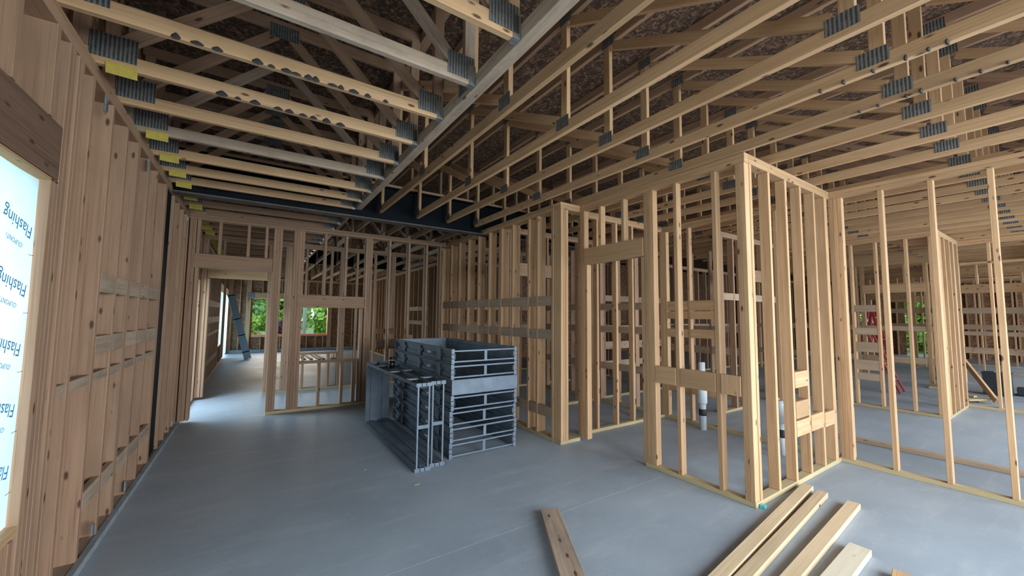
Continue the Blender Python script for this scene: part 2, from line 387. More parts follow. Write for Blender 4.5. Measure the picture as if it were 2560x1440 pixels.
# flashing film over the window, with its printed lettering
fy0, fy1, fz0, fz1 = 1.305, 2.768, .632, 2.228
V, Fc = [], []
N = 26
for j in range(N+1):
    for i in range(N+1):
        y = fy0+(fy1-fy0)*i/N; z = fz0+(fz1-fz0)*j/N
        wr = .006*math.sin(y*9+z*3) * max(0, (z-2.05)/.25) + .002*math.sin(y*5-z*4)
        V.append((XL-.034+wr, y, z))
for j in range(N):
    for i in range(N): Fc.append((j*(N+1)+i, j*(N+1)+i+1, (j+1)*(N+1)+i+1, (j+1)*(N+1)+i))
flm = newmesh('flashing_film', V, Fc, FILM, (XL-.034, 2.2, 1.4), None, True)
tag(flm, 'pale blue printed flashing film stretched over the large window opening', 'film')
def lettering(txt, y, z, size, name='lettering'):
    cu = bpy.data.curves.new(name, 'FONT'); cu.body = txt; cu.size = size; cu.extrude = .0002; cu.materials.append(INK); cu.resolution_u = 4
    b = Vector((0, -.978, .206)); u = Vector((0, -.206, -.978)); Mx = Matrix.Identity(4)
    for i in range(3): Mx[i][0], Mx[i][1], Mx[i][2], Mx[i][3] = b[i], u[i], (1, 0, 0)[i], (XL-.0255, y, z)[i]
    o = bpy.data.objects.new(name, cu); COL.objects.link(o)
    me = bpy.data.meshes.new_from_object(o.evaluated_get(bpy.context.evaluated_depsgraph_get()))
    bpy.data.objects.remove(o); bpy.data.curves.remove(cu)
    me.materials.clear(); me.materials.append(INK)
    o = bpy.data.objects.new(name, me); COL.objects.link(o); o.parent = flm
    o.matrix_basis = Matrix.Translation(-Vector((XL-.034, 2.2, 1.4))) @ Mx
    return o
for k in range(5):
    for c in range(3):
        z = 1.985-.268*k+c*.085; y = 2.72-c*.42
        if z > 2.1: continue
        lettering('Flashing', y, z, .082)
        lettering('\u2039DUPONT\u203a', y-.075, z-.085, .031)
        put('printed_tick', boxmesh(.0008, .05, .002, INKD, 0), Matrix.Translation((XL-.0255, y+.01, z-.125)), flm)

for (a0, a1, b0, b1, lb) in ((14.66, 15.58, .62, 2.24, 'bright white film filling the narrow side window beyond the doorway'), (17.1, 18.78, .06, 2.24, 'bright white film over the tall side opening by the leaning channel')):
    o = boxes('flashing_film', [(XL+.002, XL+.004, a0, a1, b0, b1)], FILM); tag(o, lb, 'film')
# ---- far exterior wall y = 19.15
wf = Frame('x', 19.15, .14, XL-.14, 4.4, None, W, 'wall_far', None, 'structure')
sheath('sheathing', wf.root, 'x', 19.295, .018, XL-.16, X1, 0, TC+.1, [(-.05, 1.2, .66, 2.2), (1.36, 2.76, .66, 2.2)], OSBW)
boxes('header_bracket', [(-.24, .0, 19.125, 19.138, 2.28, 2.44), (-.22, -.19, 19.12, 19.138, 2.08, 2.28), (-.04, -.01, 19.12, 19.138, 2.08, 2.28)], STEEL, wf.root)
wf.stud(-.80, 2); wf.stud(-.50); wf.stud(-.28, 4); wf.stud(1.2, 4); wf.stud(2.77, 4); wf.stud(3.4); wf.stud(3.8)
wf.mem('header', -.10, 1.24, 2.21, 2.46, W, -.01); wf.mem('header', 1.30, 2.8, 2.21, 2.46, W, -.01)
wf.mem('sill', -.05, 1.2, .62, .66, W); wf.mem('sill', 1.36, 2.77, .62, .66, W)
wf.mem('sill_tape', -.05, 1.2, .661, .72, RED, .10, .135); wf.mem('sill_tape', 1.36, 2.77, .661, .72, RED, .10, .135)
for a in (.25, .6, .95, 1.6, 1.95, 2.3, 2.6): wf.stud(a, z1=.61, name='cripple_stud'); wf.stud(a, z0=2.47, name='cripple_stud')
boxes('trim_2', [(XL, X1, 19.08, 19.149, 0.001, .12)], CURBM)['kind'] = 'structure'
# ---- east, back and north-east exterior walls
we = empty('wall_right', (X1, 5, 0), kind='structure')
sheath('sheathing', we, 'y', X1-.1, .018, Y0, Y1, 0, TC+.1, [(3.9, 4.75, .0, 2.35), (5.8, 6.5, 1.4, 1.95)], OSBW)
for i in range(52):
    a = Y0+.1+i*.42
    if 3.8 < a < 4.8 or 5.75 < a < 6.5: continue
    member('stud', X1-.24, X1-.1, a, a+ST, 0.001, T, W, we)
wb = empty('wall_back', (10, Y0, 0), kind='structure')
sheath('sheathing', wb, 'x', Y0-.02, .018, XL-.16, X1, 0, TC+.1, [(-.4, 6.4, .2, 3.05), (7.6, 14.4, .3, 3.0), (16, 22, .3, 3.0)], OSBW)
for a in (-.8, -.5, 6.45, 6.8, 7.2, 7.5, 14.5, 14.9, 15.3, 15.7, 22.1, 22.6, 23.1, 23.6): member('stud', a, a+ST, Y0, Y0+.14, 0.001, T, W, wb)

# ================================================================== PARTITIONS
# A: y = 7.33 with door opening and interior window opening
A = Frame('x', 7.33, .14, XL+.001, 3.235, 'near cross wall of pine studs with a tall doorway and a square pass-through opening', WD, bottom=[(.22, 3.235)])
A.stud(-.845, 2); A.stud(-.757, 1)
for a, n in ((.22, 3),): A.stud(a, n)
A.stud(.505, 4)
A.mem('header', -.78, .215, 2.27, 2.48, WD, -.006)
for a in (-.50, -.14, .1): A.stud(a, z0=2.485, name='cripple_stud')
A.mem('header', .595, 1.655, 1.705, 1.91, WD, -.006)
A.stud(1.66, 3)
A.stud(1.60, 1, z1=1.70, name='jack_stud')
A.mem('sill', .672, 1.598, .765, .805)
for a in (.95, 1.31, 1.51): A.stud(a, z1=.762, name='cripple_stud')
for a in (.97, 1.31): A.stud(a, z0=1.915, name='cripple_stud')
for a in (2.08, 2.45, 2.81, 3.10): A.stud(a)
# B: y = 9.2
B = Frame('x', 9.2, .14, XL+.001, 4.15, 'second cross wall of pine studs standing behind the first one across the corridor', WD, bottom=[(.21, .66), (.66, 4.15)])
B.stud(-.845, 2); B.stud(-.757, 1, z1=2.25)
B.mem('header', -.757, .205, 2.26, 2.44, W, -.004)
B.stud(.21, 2); B.stud(.505, 3); B.mem('header', .64, 1.55, 1.74, 1.95)
B.mem('sill', .64, 1.56, .74, .78)
for a in (.88, 1.37): B.stud(a, z1=.737, name='cripple_stud'); B.stud(a, z0=1.955, name='cripple_stud')
for a in (-.54, -.16): B.stud(a, z0=2.45, name='cripple_stud')
B.stud(1.56, 3); B.stud(1.9); B.stud(2.3); B.stud(2.7, 2); B.stud(3.1); B.stud(3.5); B.stud(3.9)
# C: x = 3.24 long wall of 2x6 studs
Cw = Frame('y', 3.24, .14, 3.90, 7.62, 'long wall of wide studs with three rows of grey blocking beside the stacked steel frames')
cs = [(3.905, 1), (4.01, 1), (4.235, 1), (4.47, 1), (4.80, 1), (5.16, 1), (5.22, 1), (5.52, 1), (5.90, 1), (6.30, 1), (6.70, 1), (7.08, 1), (7.44, 2)]
cs = [(3.905, 1), (4.235, 1), (4.44, 1), (4.86, 1), (5.18, 2), (5.56, 1), (5.94, 1), (6.33, 1), (6.71, 1), (7.08, 1), (7.44, 2)]
for a, n in cs: Cw.stud(a, n)
blockrow(Cw, cs, 1.735, 1.865); blockrow(Cw, cs, 1.29, 1.42); blockrow(Cw, cs[:6], .285, .42)
# corner post and jog
J = Frame('x', 3.90-.0005-.14, .139, 3.245, 3.735, 'short corner wall joining the long stud wall to the doorway', bottom=[(3.245, 3.58)])
J.stud(3.25, 2); J.stud(3.335, 1)
# D: x = 3.58 wall with door opening
D = Frame('y', 3.58, .08, 1.66, 3.755, 'front wall of the small stud room with door header and wide blocking', bottom=[(1.66, 2.76)])
D.stud(1.664, 2); D.stud(1.93); D.stud(2.335); D.stud(2.62, 3); D.stud(2.745, 1, z1=2.27, name='jack_stud')
D.stud(3.675, 2); D.stud(3.63, 1, z1=2.27, name='jack_stud')
D.mem('header', 2.75, 3.67, 2.275, 2.482, W, -.008)
for a in (3.02, 3.38): D.stud(a, z0=2.485, name='cripple_stud')
for a0, a1 in ((1.752, 1.925), (1.975, 2.33), (2.38, 2.615)): D.block(a0, a1, .908, 1.085, W, -.006)
# E: y = 1.66 wall facing the camera
Ew = Frame('x', 1.66, .09, 3.662, 5.555, 'short end wall of the small stud room standing by the loose planks')
es = [(3.664, 1), (4.02, 1), (4.385, 1), (4.735, 1), (5.09, 1), (5.40, 2)]
for a, n in es: Ew.stud(a, n)
for a0, a1, z0, z1 in ((4.43, 4.73, .915, 1.07), (4.43, 4.73, .62, .785), (4.43, 4.73, .45, .60), (4.78, 5.085, .45, .61), (5.135, 5.39, .44, .59)): Ew.block(a0, a1, z0, z1, W, -.004)
sk = boxes('survey_marker', [(3.625, 3.66, 1.615, 1.655, 0.001, .03)], TEAL); tag(sk, 'tiny teal plastic marker at the foot of the corner post', 'marker')
# F: x = 5.56 long wall along Y
Fw = Frame('y', 5.56, .08, -2.9, 3.995, 'open stud wall of widely spaced studs running past the small stud room')
fs = [(-2.6, 1), (-2.2, 1), (-1.8, 1), (-1.4, 1), (-1.0, 1), (-.64, 1), (-.27, 1), (.08, 1), (.445, 1), (.825, 1), (1.20, 1), (1.55, 3), (1.78, 1), (2.22, 1), (2.62, 1), (3.02, 1), (3.43, 1), (3.83, 3)]
for a, n in fs: Fw.stud(a, n)
for z0, z1 in ((1.70, 1.85), (1.57, 1.69), (1.285, 1.415), (.44, .545)): blockrow(Fw, [(3.02, 1), (3.43, 1), (3.83, 3)], z0, z1, W)
# G: y = 3.9 back wall of that room
G = Frame('x', 3.90, .08, 3.745, 5.555, 'rear wall of the small stud room seen through its doorway')
for a, n in ((3.75, 1), (4.04, 1), (4.44, 1), (4.80, 1), (5.20, 1)): G.stud(a, n)

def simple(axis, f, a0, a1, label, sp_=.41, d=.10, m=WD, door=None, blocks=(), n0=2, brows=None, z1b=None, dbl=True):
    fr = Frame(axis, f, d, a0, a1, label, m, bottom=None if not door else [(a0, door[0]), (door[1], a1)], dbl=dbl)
    st = [(a0+.004, n0)]; a = a0+sp_
    while a < a1-.2:
        if not (door and door[0]-.1 < a < door[1]+.06): st.append((a, 1))
        a += sp_
    st.append((a1-.09, n0))
    if door:
        st += [(door[0]-.09, 2), (door[1], 2)]
        fr.mem('header', door[0]-.04, door[1]+.04, 2.27, 2.49, None, -.004)
        a = door[0]+.3
        while a < door[1]: fr.stud(a, z0=2.495, name='cripple_stud'); a += .4
    for s_, n in st: fr.stud(s_, n)
    for z0, z1 in blocks:
        ss = st if brows is None else [q for q in st if brows[0] <= q[0] <= brows[1]]
        blockrow(fr, ss, z0, z1, WB)
    return fr
simple('x', 5.35, 3.42, 5.5, 'dim stud wall with a door header, one room behind the small stud room', door=(3.6, 4.5), d=.10)
simple('y', 5.56, 4.05, 7.2, 'dim stud wall with blocking behind the small stud room', blocks=((1.3, 1.42), (.62, .74), (1.72, 1.84)))
simple('x', 7.3, 3.45, 8.2, 'shaded stud wall at the back of the plumbing rooms', blocks=((1.72, 1.85), (1.28, 1.4)))
simple('y', 7.9, 3.6, 7.2, 'shaded stud wall with two rows of blocking, second beyond the small stud room', blocks=((1.3, 1.42), (.85, 1.0)))
simple('x', 3.5, 6.6, 9.3, 'stud wall with a header in the middle of the building, behind the floor plate', door=(7.4, 8.4), blocks=((1.9, 2.02),))
simple('x', 5.4, 5.75, 7.85, 'dim interior stud wall near the pipes with four rows of blocking', blocks=((1.9, 2.02), (1.3, 1.42), (.6, .72), (.95, 1.1)))
# wall at x=9.35 with stacked blocking, return and x=11
Hh = Frame('y', 9.37, .10, 1.37, 4.1, 'lit stud wall holding a ladder of blocking pieces beyond the open hall')
hs = [(1.374, 3), (1.75, 1), (2.15, 1), (2.50, 1), (2.9, 1), (3.3, 1), (3.7, 1), (4.0, 2)]
for a, n in hs: Hh.stud(a, n)
for z0, z1 in ((1.725, 1.85), (1.305, 1.43), (.99, 1.17), (.665, .845), (.48, .61)): blockrow(Hh, [(2.15, 1), (2.50, 1)], z0, z1, WB)
I = Frame('x', 1.37, .10, 9.475, 11.0, 'return wall of closely seen studs at the end of the ladder blocking wall')
for a, n in ((9.48, 1), (9.80, 1), (10.2, 1), (10.5, 3), (10.9, 2)): I.stud(a, n)
K = Frame('y', 11.005, .10, -2.9, 1.47, 'tall open stud wall with a thin cross bar high up, near the yellow tool')
for a, n in ((-2.4, 1), (-1.9, 1), (-1.4, 1), (-.9, 1), (-.4, 1), (.1, 1), (.45, 1), (.99, 1), (1.385, 2)): K.stud(a, n)
K.mem('cross_bar', -2.9, 1.38, 2.62, 2.66)
simple('y', 13.6, 1.9, 6.5, 'stud wall with a door header beyond the ladder', door=(2.3, 3.4), blocks=((1.3, 1.42), (.5, .65)), m=W)
simple('y', 15.2, -2.6, 2.2, 'stud wall far beyond the tall open wall', door=(.9, 1.9), blocks=((1.75, 1.9), (1.2, 1.3), (.75, .9)), m=W)
simple('x', .6, 12.6, 15.1, 'short lit stud wall beside the black case', m=W)
simple('x', 2.3, 15.3, 18.2, 'stud wall crossing the far hall', m=W)
simple('y', 18.3, -2.6, 6.5, 'last stud wall before the bright doorway', door=(3.4, 4.4), blocks=((1.3, 1.45), (1.8, 1.95)), m=W)
simple('x', 6.6, 9.5, 18.2, 'long stud wall along the far side of the hall', blocks=((1.3, 1.4),))
simple('y', 21.2, -2.6, 6.5, 'stud wall just inside the far end of the building', door=(3.5, 4.6), m=W)
# far-left room right side wall x=4.2
S = Frame('y', 4.22, .14, 9.9, 19.1, 'long bare stud wall running to the far windows', W)
a = 9.95
sl = []
while a < 19.0: sl.append((a, 1)); a += .41
for q, n in sl: S.stud(q, n)
blockrow(S, sl[2:8], 1.72, 1.85, WB); blockrow(S, sl[2:8], 1.3, 1.42, WB); blockrow(S, sl[5:8], .8, .95, WB)
sheath('wall_inner_left', None, 'y', 4.40, .015, 9.3, 19.1, 0, TC, [(10.1, 10.2, .6, 2.6)], OSBW)['kind'] = 'structure'
sheath('wall_inner_back', None, 'x', 12.2, .015, 4.42, X1-.2, 0, TC, [(5, 5.15, .6, 2.4), (7.8, 7.9, .6, 2.2), (10.2, 10.3, .6, 2.3)], OSBW)['kind'] = 'structure'
simple('x', 9.5, 4.6, 9, 'dark stud wall deep inside behind the plumbing rooms', blocks=((1.3, 1.42),))
for i, (z0, z1) in enumerate(((1.235, 1.335), (.95, 1.13))):
    b_ = member('wood_block', 1.93, 2.28, 7.472, 7.512, z0, z1, WDK)
    tag(b_, ('upper' if i == 0 else 'lower') + ' dark brown block nailed behind the studs just above the upright steel frames', 'wood block')

# ================================================================== STEEL
sb = empty('steel_beam', (1.2, 5.87, 3.0), 'deep black steel beam crossing above the stacked frames between the roof trusses', 'beam', kind='structure')
XB0, XB1 = XL, 6.2
boxes('web', [(XB0, XB1, 5.865, 5.88, 3.01, 3.50)], BLACKS, sb)
boxes('bottom_flange', [(XB0, XB1, 5.79, 5.955, 2.99, 3.01)], plain('flange_grey_brown', (0.10, 0.085, 0.075), .8, 0, 6, .3), sb)  # underside flange in a lighter grey brown than the web
boxes('top_flange', [(XB0, XB1, 5.79, 5.955, 3.50, 3.52)], BLACKS, sb)
member('nailer', XB0, XB1, 5.80, 5.945, 3.521, 3.56, W, sb)
sc_ = empty('steel_column', (XL-.07, 5.83, 0), 'black steel column buried in the left wall below the black beam', 'column', kind='structure')
boxes('shaft', [(XL-.135, XL-.02, 5.66, 5.95, .02, 2.985)], BLACKS, sc_); boxes('base_plate', [(XL-.138, XL+.0, 5.64, 5.97, 0.001, .02)], BLACKS, sc_)
sb2 = boxes('steel_beam', [(XB0, 4.2, 12.9, 12.915, 3.1, 3.62), (XB0, 4.2, 12.83, 12.98, 3.085, 3.10)], BLACKS)
tag(sb2, 'second black steel beam deep inside above the far room', 'beam', kind='structure')

# ================================================================== TRUSSES
def plate(par, x, y, z, w_, h_, axis, off):
    """toothed connector plate; axis 'y': lies in the YZ plane facing -x"""
    me = boxmesh(w_, .003, h_, GANG, 0)
    if axis == 'y': return put('connector_plate', me, Matrix.Translation((x-off, y, z)) @ Matrix.Rotation(R90, 4, 'Z'), par)
    return put('connector_plate', me, Matrix.Translation((x, y-off, z)), par)
def long_truss(x, ys, mt, label, group, plates=True, ply=1, both=False, parent_name='roof_truss'):
    r = empty(parent_name, (x, ys[0], T), label, 'roof truss', group)
    th = ST*ply; e = .06
    member('bottom_chord', x, x+th, ys[0]-e, ys[-1]+e, T+.001, T+CH, mt[0], r)
    member('top_chord', x, x+th, ys[0]-e, ys[-1]+e, TC, TC+CH-.001, mt[1], r)
    zb, zt = T+CH+.001, TC-.001
    for y in ys: member('vertical_web', x, x+th, y-.035+.0, y+.035, zb, zt, mt[2], r)
    for y0, y1 in zip(ys[:-1], ys[1:]):
        beam('diagonal_web', (x+th/2, y0+.075, zb+.035), (x+th/2, y1-.075, zt-.035), .075, th-.002, mt[3], r, (0, 0, 1))
    if plates:
        for y in ys:
            plate(r, x, y+.02, T+CH*.95, .15, .095, 'y', .0025)
            plate(r, x, y-.02, TC+CH*.25, .13, .09, 'y', .0025)
    return r
def smudges(r, pts, seed):
    rr = random.Random(seed)
    for p in pts:
        o = lathe('dark_smudge', [(.004, -.010), (.014, -.006), (.016, .002), (.010, .012), (.003, .020)], INKD, p, r, 8)
        o.scale = (1.2+rr.random(), .5, .6+rr.random()*.7)
YS = [-2.70, -1.02, .64, 2.30, 3.97, 5.66]
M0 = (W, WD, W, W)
xs = [1.46, 2.02, 2.52, 3.03, 3.56, 4.07, 4.62, 5.14]
desc = ['roof truss next to the doubled girder truss', 'second roof truss beyond the doubled girder', 'third roof truss beyond the doubled girder, with a dark knot in its lower chord',
        'roof truss passing just over the long blocked stud wall', 'roof truss resting on the front wall of the small stud room',
        'roof truss over the left half of the small stud room', 'roof truss over the middle of the small stud room', 'roof truss just before the open stud wall, with frayed lower edge']
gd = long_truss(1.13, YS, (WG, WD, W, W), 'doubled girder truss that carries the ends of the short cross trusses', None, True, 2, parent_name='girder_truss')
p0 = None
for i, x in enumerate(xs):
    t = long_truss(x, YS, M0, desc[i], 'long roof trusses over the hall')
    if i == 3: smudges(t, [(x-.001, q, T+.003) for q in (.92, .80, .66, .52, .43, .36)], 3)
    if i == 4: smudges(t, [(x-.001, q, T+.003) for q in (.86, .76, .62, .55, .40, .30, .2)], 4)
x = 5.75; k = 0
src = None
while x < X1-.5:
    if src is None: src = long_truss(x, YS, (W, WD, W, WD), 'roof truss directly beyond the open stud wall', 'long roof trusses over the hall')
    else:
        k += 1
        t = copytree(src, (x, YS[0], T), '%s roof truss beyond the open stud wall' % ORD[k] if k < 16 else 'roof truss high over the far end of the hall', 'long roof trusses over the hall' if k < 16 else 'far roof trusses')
    x += .52
# beyond the steel beam
YF = [6.05, 7.7, 9.35, 11.0, 12.7]
for i, x in enumerate([1.13, 1.46, 2.02, 2.52, 3.03, 3.56, 4.07, 4.62, 5.14, 5.75, 6.27, 6.79, 7.31, 7.83]):
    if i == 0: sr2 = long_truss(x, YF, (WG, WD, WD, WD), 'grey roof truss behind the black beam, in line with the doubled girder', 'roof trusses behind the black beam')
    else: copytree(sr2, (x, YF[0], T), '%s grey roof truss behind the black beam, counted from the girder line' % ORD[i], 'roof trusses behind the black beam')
YG = [13.15, 14.9, 16.6, 18.3, 19.0]
for i, x in enumerate([1.13, 1.46, 2.02, 2.52, 3.03, 3.56]):
    if i == 0: sr3 = long_truss(x, YG, (W, W, W, W), 'bright pine roof truss over the far room', 'roof trusses of the far room', plates=False)
    else: copytree(sr3, (x, YG[0], T), 'bright pine roof truss over the far room', 'roof trusses of the far room')

def short_truss(y, mt, label, group, tag_=False, far=False, stamp=False):
    x0, x1, th = XL-.13, 1.127, ST
    r = empty('roof_truss', (x0, y, T), label, 'roof truss', group)
    member('bottom_chord', x0, x1, y, y+th, T+.001, T+CH, mt[0], r)
    member('top_chord', x0, x1, y, y+th, TC, TC+CH-.001, mt[1], r)
    zb, zt = T+CH+.001, TC-.001
    member('vertical_web', x1-.075, x1-.001, y, y+th, zb, zt, mt[2], r)
    member('vertical_web', x0+.02, x0+.09, y, y+th, zb, zt, mt[2], r)
    xa = .11
    beam('diagonal_web', (x0+.19, y+th/2, zb+.03), (xa-.06, y+th/2, zt-.035), .075, th-.002, mt[3], r)
    beam('diagonal_web', (xa+.06, y+th/2, zt-.035), (x1-.15, y+th/2, zb+.03), .075, th-.002, mt[3], r)
    plate(r, x1-.10, y, T+.105, .185, .15, 'x', .0025)
    plate(r, x0+.20, y, T+.12, .21, .15, 'x', .0025)
    plate(r, xa, y, TC-.01, .22, .12, 'x', .0025)
    # joist hanger at the girder end
    boxes('joist_hanger', [(x1-.045, x1+.001, y-.004, y-.001, T-.003, T+.13), (x1-.045, x1+.001, y-.004, y+th+.004, T-.004, T-.001),
                           (x1-.045, x1+.001, y+th+.001, y+th+.004, T-.003, T+.13)], BRUSH, r)
    if tag_:
        newmesh('paper_tag', [(x0+.17, y-.006, T+.02), (x0+.31, y-.006, T+.025), (x0+.315, y-.010, T-.055), (x0+.175, y-.012, T-.05)], [(0, 1, 2, 3)], YEL, (x0+.24, y-.008, T-.01), r)
    return r
sy_list = [-2.6, -2.05, -1.5, -1.0, -.5, .05, .58, 1.10, 1.64, 2.15, 2.67, 3.21, 3.74, 4.25, 4.81, 5.29, 5.72]
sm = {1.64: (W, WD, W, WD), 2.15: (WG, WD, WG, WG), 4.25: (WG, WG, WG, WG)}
sd = {1.10: 'short cross truss nearest to the doorless bay, mostly hidden above', 1.64: 'bright short cross truss with a large shiny plate at the girder',
      2.15: 'grey weathered short cross truss', 2.67: 'yellow pine short cross truss with a row of dark stains along its lower edge', 3.21: 'short cross truss with a bright yellow paper tag at the wall end',
      3.74: 'clean short cross truss next after the one with the large yellow tag', 4.25: 'blotchy grey short cross truss with a torn yellow tag', 4.81: 'short cross truss with a yellow tag, third before the black beam',
      5.29: 'last but one short cross truss before the black beam', 5.72: 'short cross truss lying against the black beam'}
for i, y in enumerate(sy_list):
    t = short_truss(y, sm.get(y, (W, WD, WD, WD)), sd.get(y, '%s short cross truss behind the photographer' % ORD[min(i, 15)]), 'short cross trusses over the passage', y in (3.21, 4.25, 4.81, 5.29, 5.72))
    if y == 2.67: smudges(t, [(q, y-.001, T+.004) for q in (-.42, -.33, -.24, -.05, .02, .10, .15, .22, .26, .36, .41, .49, .58, .70)], 1)
    if y == 3.21: smudges(t, [(q, y-.001, T+.003) for q in (-.25, -.16, -.06, .08, .15, .24, .31, .40, .50)], 2)
y = 6.30; k = 0; src = None
while y < 19:
    if abs(y-12.9) < .12: y += .25
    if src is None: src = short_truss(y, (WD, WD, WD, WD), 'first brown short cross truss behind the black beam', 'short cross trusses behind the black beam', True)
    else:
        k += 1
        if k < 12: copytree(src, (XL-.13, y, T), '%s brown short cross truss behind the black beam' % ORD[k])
        else: copytree(src, (XL-.13, y, T), 'short cross truss far down the passage ceiling', 'far short cross trusses')
    y += .53

# ================================================================== STEEL DOOR FRAMES
FW_, FL_, FD_ = .89, 2.10, .168   # width, length, depth of a frame
def door_frame(loc, Rm, label, flip=False):
    """local: X = width, Y = length (head at +Y), Z = depth. channel jambs open outward"""
    r = empty('steel_frame', loc, label, 'door frame', 'grey steel door frames')
    t = .0035; fc = .036; D_ = FD_
    def part(name, bl, m=STEEL, par=None):
        V, Fc = [], []
        for x0, x1, y0, y1, z0, z1 in bl:
            n = len(V); V += [(x, y_, z) for x in (x0, x1) for y_ in (y0, y1) for z in (z0, z1)]
            Fc += [tuple(n+i for i in f) for f in ((0, 1, 3, 2), (4, 6, 7, 5), (0, 4, 5, 1), (2, 3, 7, 6), (0, 2, 6, 4), (1, 5, 7, 3))]
        me = bpy.data.meshes.new(name); me.from_pydata(V, [], Fc); me.materials.append(m)
        o = bpy.data.objects.new(name, me); COL.objects.link(o); o.parent = par or r; o.matrix_basis = Rm if par is None else Matrix.Identity(4)
        return o
    for sgn in (0, 1):
        def mx(a, b): return (a, b) if sgn == 0 else (FW_-b, FW_-a)
        bl = [(*mx(0, fc), 0, FL_, 0, t), (*mx(0, fc), 0, FL_, D_-t, D_),                       # faces
              (*mx(0, t), 0, FL_, t, .014), (*mx(0, t), 0, FL_, D_-.014, D_-t),                  # back bends
              (*mx(fc-t, fc), 0, FL_, t, .055), (*mx(fc-t, fc+.012), 0, FL_, .055, .058),
              (*mx(fc+.012, fc+.015), 0, FL_, .055, .113), (*mx(fc-t, fc+.012), 0, FL_, .110, .113), (*mx(fc-t, fc), 0, FL_, .113, D_-t)]
        j = part('jamb', bl)
        for q in (.35, 1.02, 1.66):
            part('anchor', [(*mx(.004, .02), q, q+.07, .006, D_-.006), (*mx(.0, .006), q+.005, q+.065, t, .03)], STEEL2, j)
        part('end_cap', [(*mx(-.001, fc+.001), -.004, 0, .0, .055), (*mx(-.001, fc+.001), -.004, 0, .062, .106), (*mx(-.001, fc+.001), -.004, 0, .113, D_)], STEEL2, j)
        if sgn == 0: j0 = j
    part('head', [(fc, FW_-fc, FL_-fc, FL_, 0, t), (fc, FW_-fc, FL_-fc, FL_, D_-t, D_), (fc, FW_-fc, FL_-fc, FL_-fc+t, t, .055),
                  (fc, FW_-fc, FL_-fc-.012, FL_-fc+t, .055, .058), (fc, FW_-fc, FL_-fc-.015, FL_-fc-.012, .055, .113),
                  (fc, FW_-fc, FL_-fc-.012, FL_-fc+t, .110, .113), (fc, FW_-fc, FL_-fc, FL_-fc+t, .113, D_-t), (fc, FW_-fc, FL_-t, FL_, t, .02), (fc, FW_-fc, FL_-t, FL_, D_-.02, D_-t),
                  (0, fc, FL_-t, FL_, t, D_-t), (FW_-fc, FW_, FL_-t, FL_, t, D_-t)])
    part('head_cover', [(.0, FW_, FL_+.0, FL_+.002, .012, D_-.012)], STEEL2)
    part('spreader_bar', [(fc, FW_-fc, .0, .018, 0.016, .028), (fc, FW_-fc, .0, .003, .028, .032)], STEEL2)
    part('spreader_bar', [(fc, FW_-fc, .0, .018, D_-.028, D_-.016), (fc, FW_-fc, .0, .003, D_-.032, D_-.028)], STEEL2)
    part('spreader_link', [(FW_/2-.018, FW_/2+.018, -.002, .002, .017, D_-.017)], STEEL2)
    lab = part('label_sticker', [(-.002, -.0005, .62, .73, .075, .1)], WHITE, j0) if not flip else None
    return r
nm = ['bottom', 'second from the bottom', 'third from the bottom', 'fourth from the bottom', 'reversed one showing its closed head', 'second from the top', 'topmost']
zz = 0.002
for i in range(7):
    dx, dy = [(0, 0), (.004, -.006), (0, .004), (.012, .002), (.02, .0), (.008, 0.004), (.014, .01)][i]
    if i == 4:
        Rm = Matrix.Translation((FW_, FL_, 0)) @ Matrix.Rotation(math.pi, 4, 'Z')
        door_frame((1.872+dx, 4.05+dy, zz), Rm, 'grey steel door frame lying in the stack, the ' + nm[i], True)
    else:
        door_frame((1.872+dx, 4.05+dy, zz), Matrix.Identity(4), 'steel door frame lying with open feet forward, ' + nm[i] + ' of the stack')
    zz += .1735
# two frames on edge: width becomes vertical
for i in range(2):
    Rm = Matrix(((0, 0, 1, 0), (0, 1, 0, 0), (1, 0, 0, 0), (0, 0, 0, 1)))
    door_frame((1.425+i*.18, 3.90+i*.05, .002), Rm, ('outer' if i == 0 else 'inner') + ' steel door frame standing on edge beside the stack' + (' under the black tumbler' if i == 0 else ''))
tb = empty('tumbler', (1.515, 5.06, .893), 'black and chrome insulated tumbler standing on the upright steel frames', 'tumbler')
lathe('tumbler_body', [(.026, 0), (.029, .005), (.036, .10), (.038, .13)], BRUSH, (1.515, 5.06, .893+.0), tb)
lathe('lid', [(.040, .131), (.041, .15), (.036, .158)], BLACKG, (1.515, 5.06, .893), tb)
lathe('sleeve', [(.0305, .012), (.0385, .115)], BLACKG, (1.515, 5.06, .893), tb)

# leaning frame piece far away, planks, small bits
CHM = plain('channel_primer', (0.30, 0.42, 0.52), .5)
lf = empty('leaning_channel', (-.4, 16.5, 0), 'blue grey ribbed steel channel leaning against the far left wall', 'steel channel')
beam('channel', (-.10, 16.4, .02), (-.72, 17.2, 2.28),   .21, .06, CHM, lf, (1, 0, 0))
for q in (.1, .35, .6, .97):
    beam('rib', (-.10-.62*q+.0, 16.4+.8*q-.035, .02+2.26*q), (-.10-.62*q-.008, 16.4+.8*q-.025, .05+2.26*q), .215, .012, BLACKS, lf, (1, 0, 0))

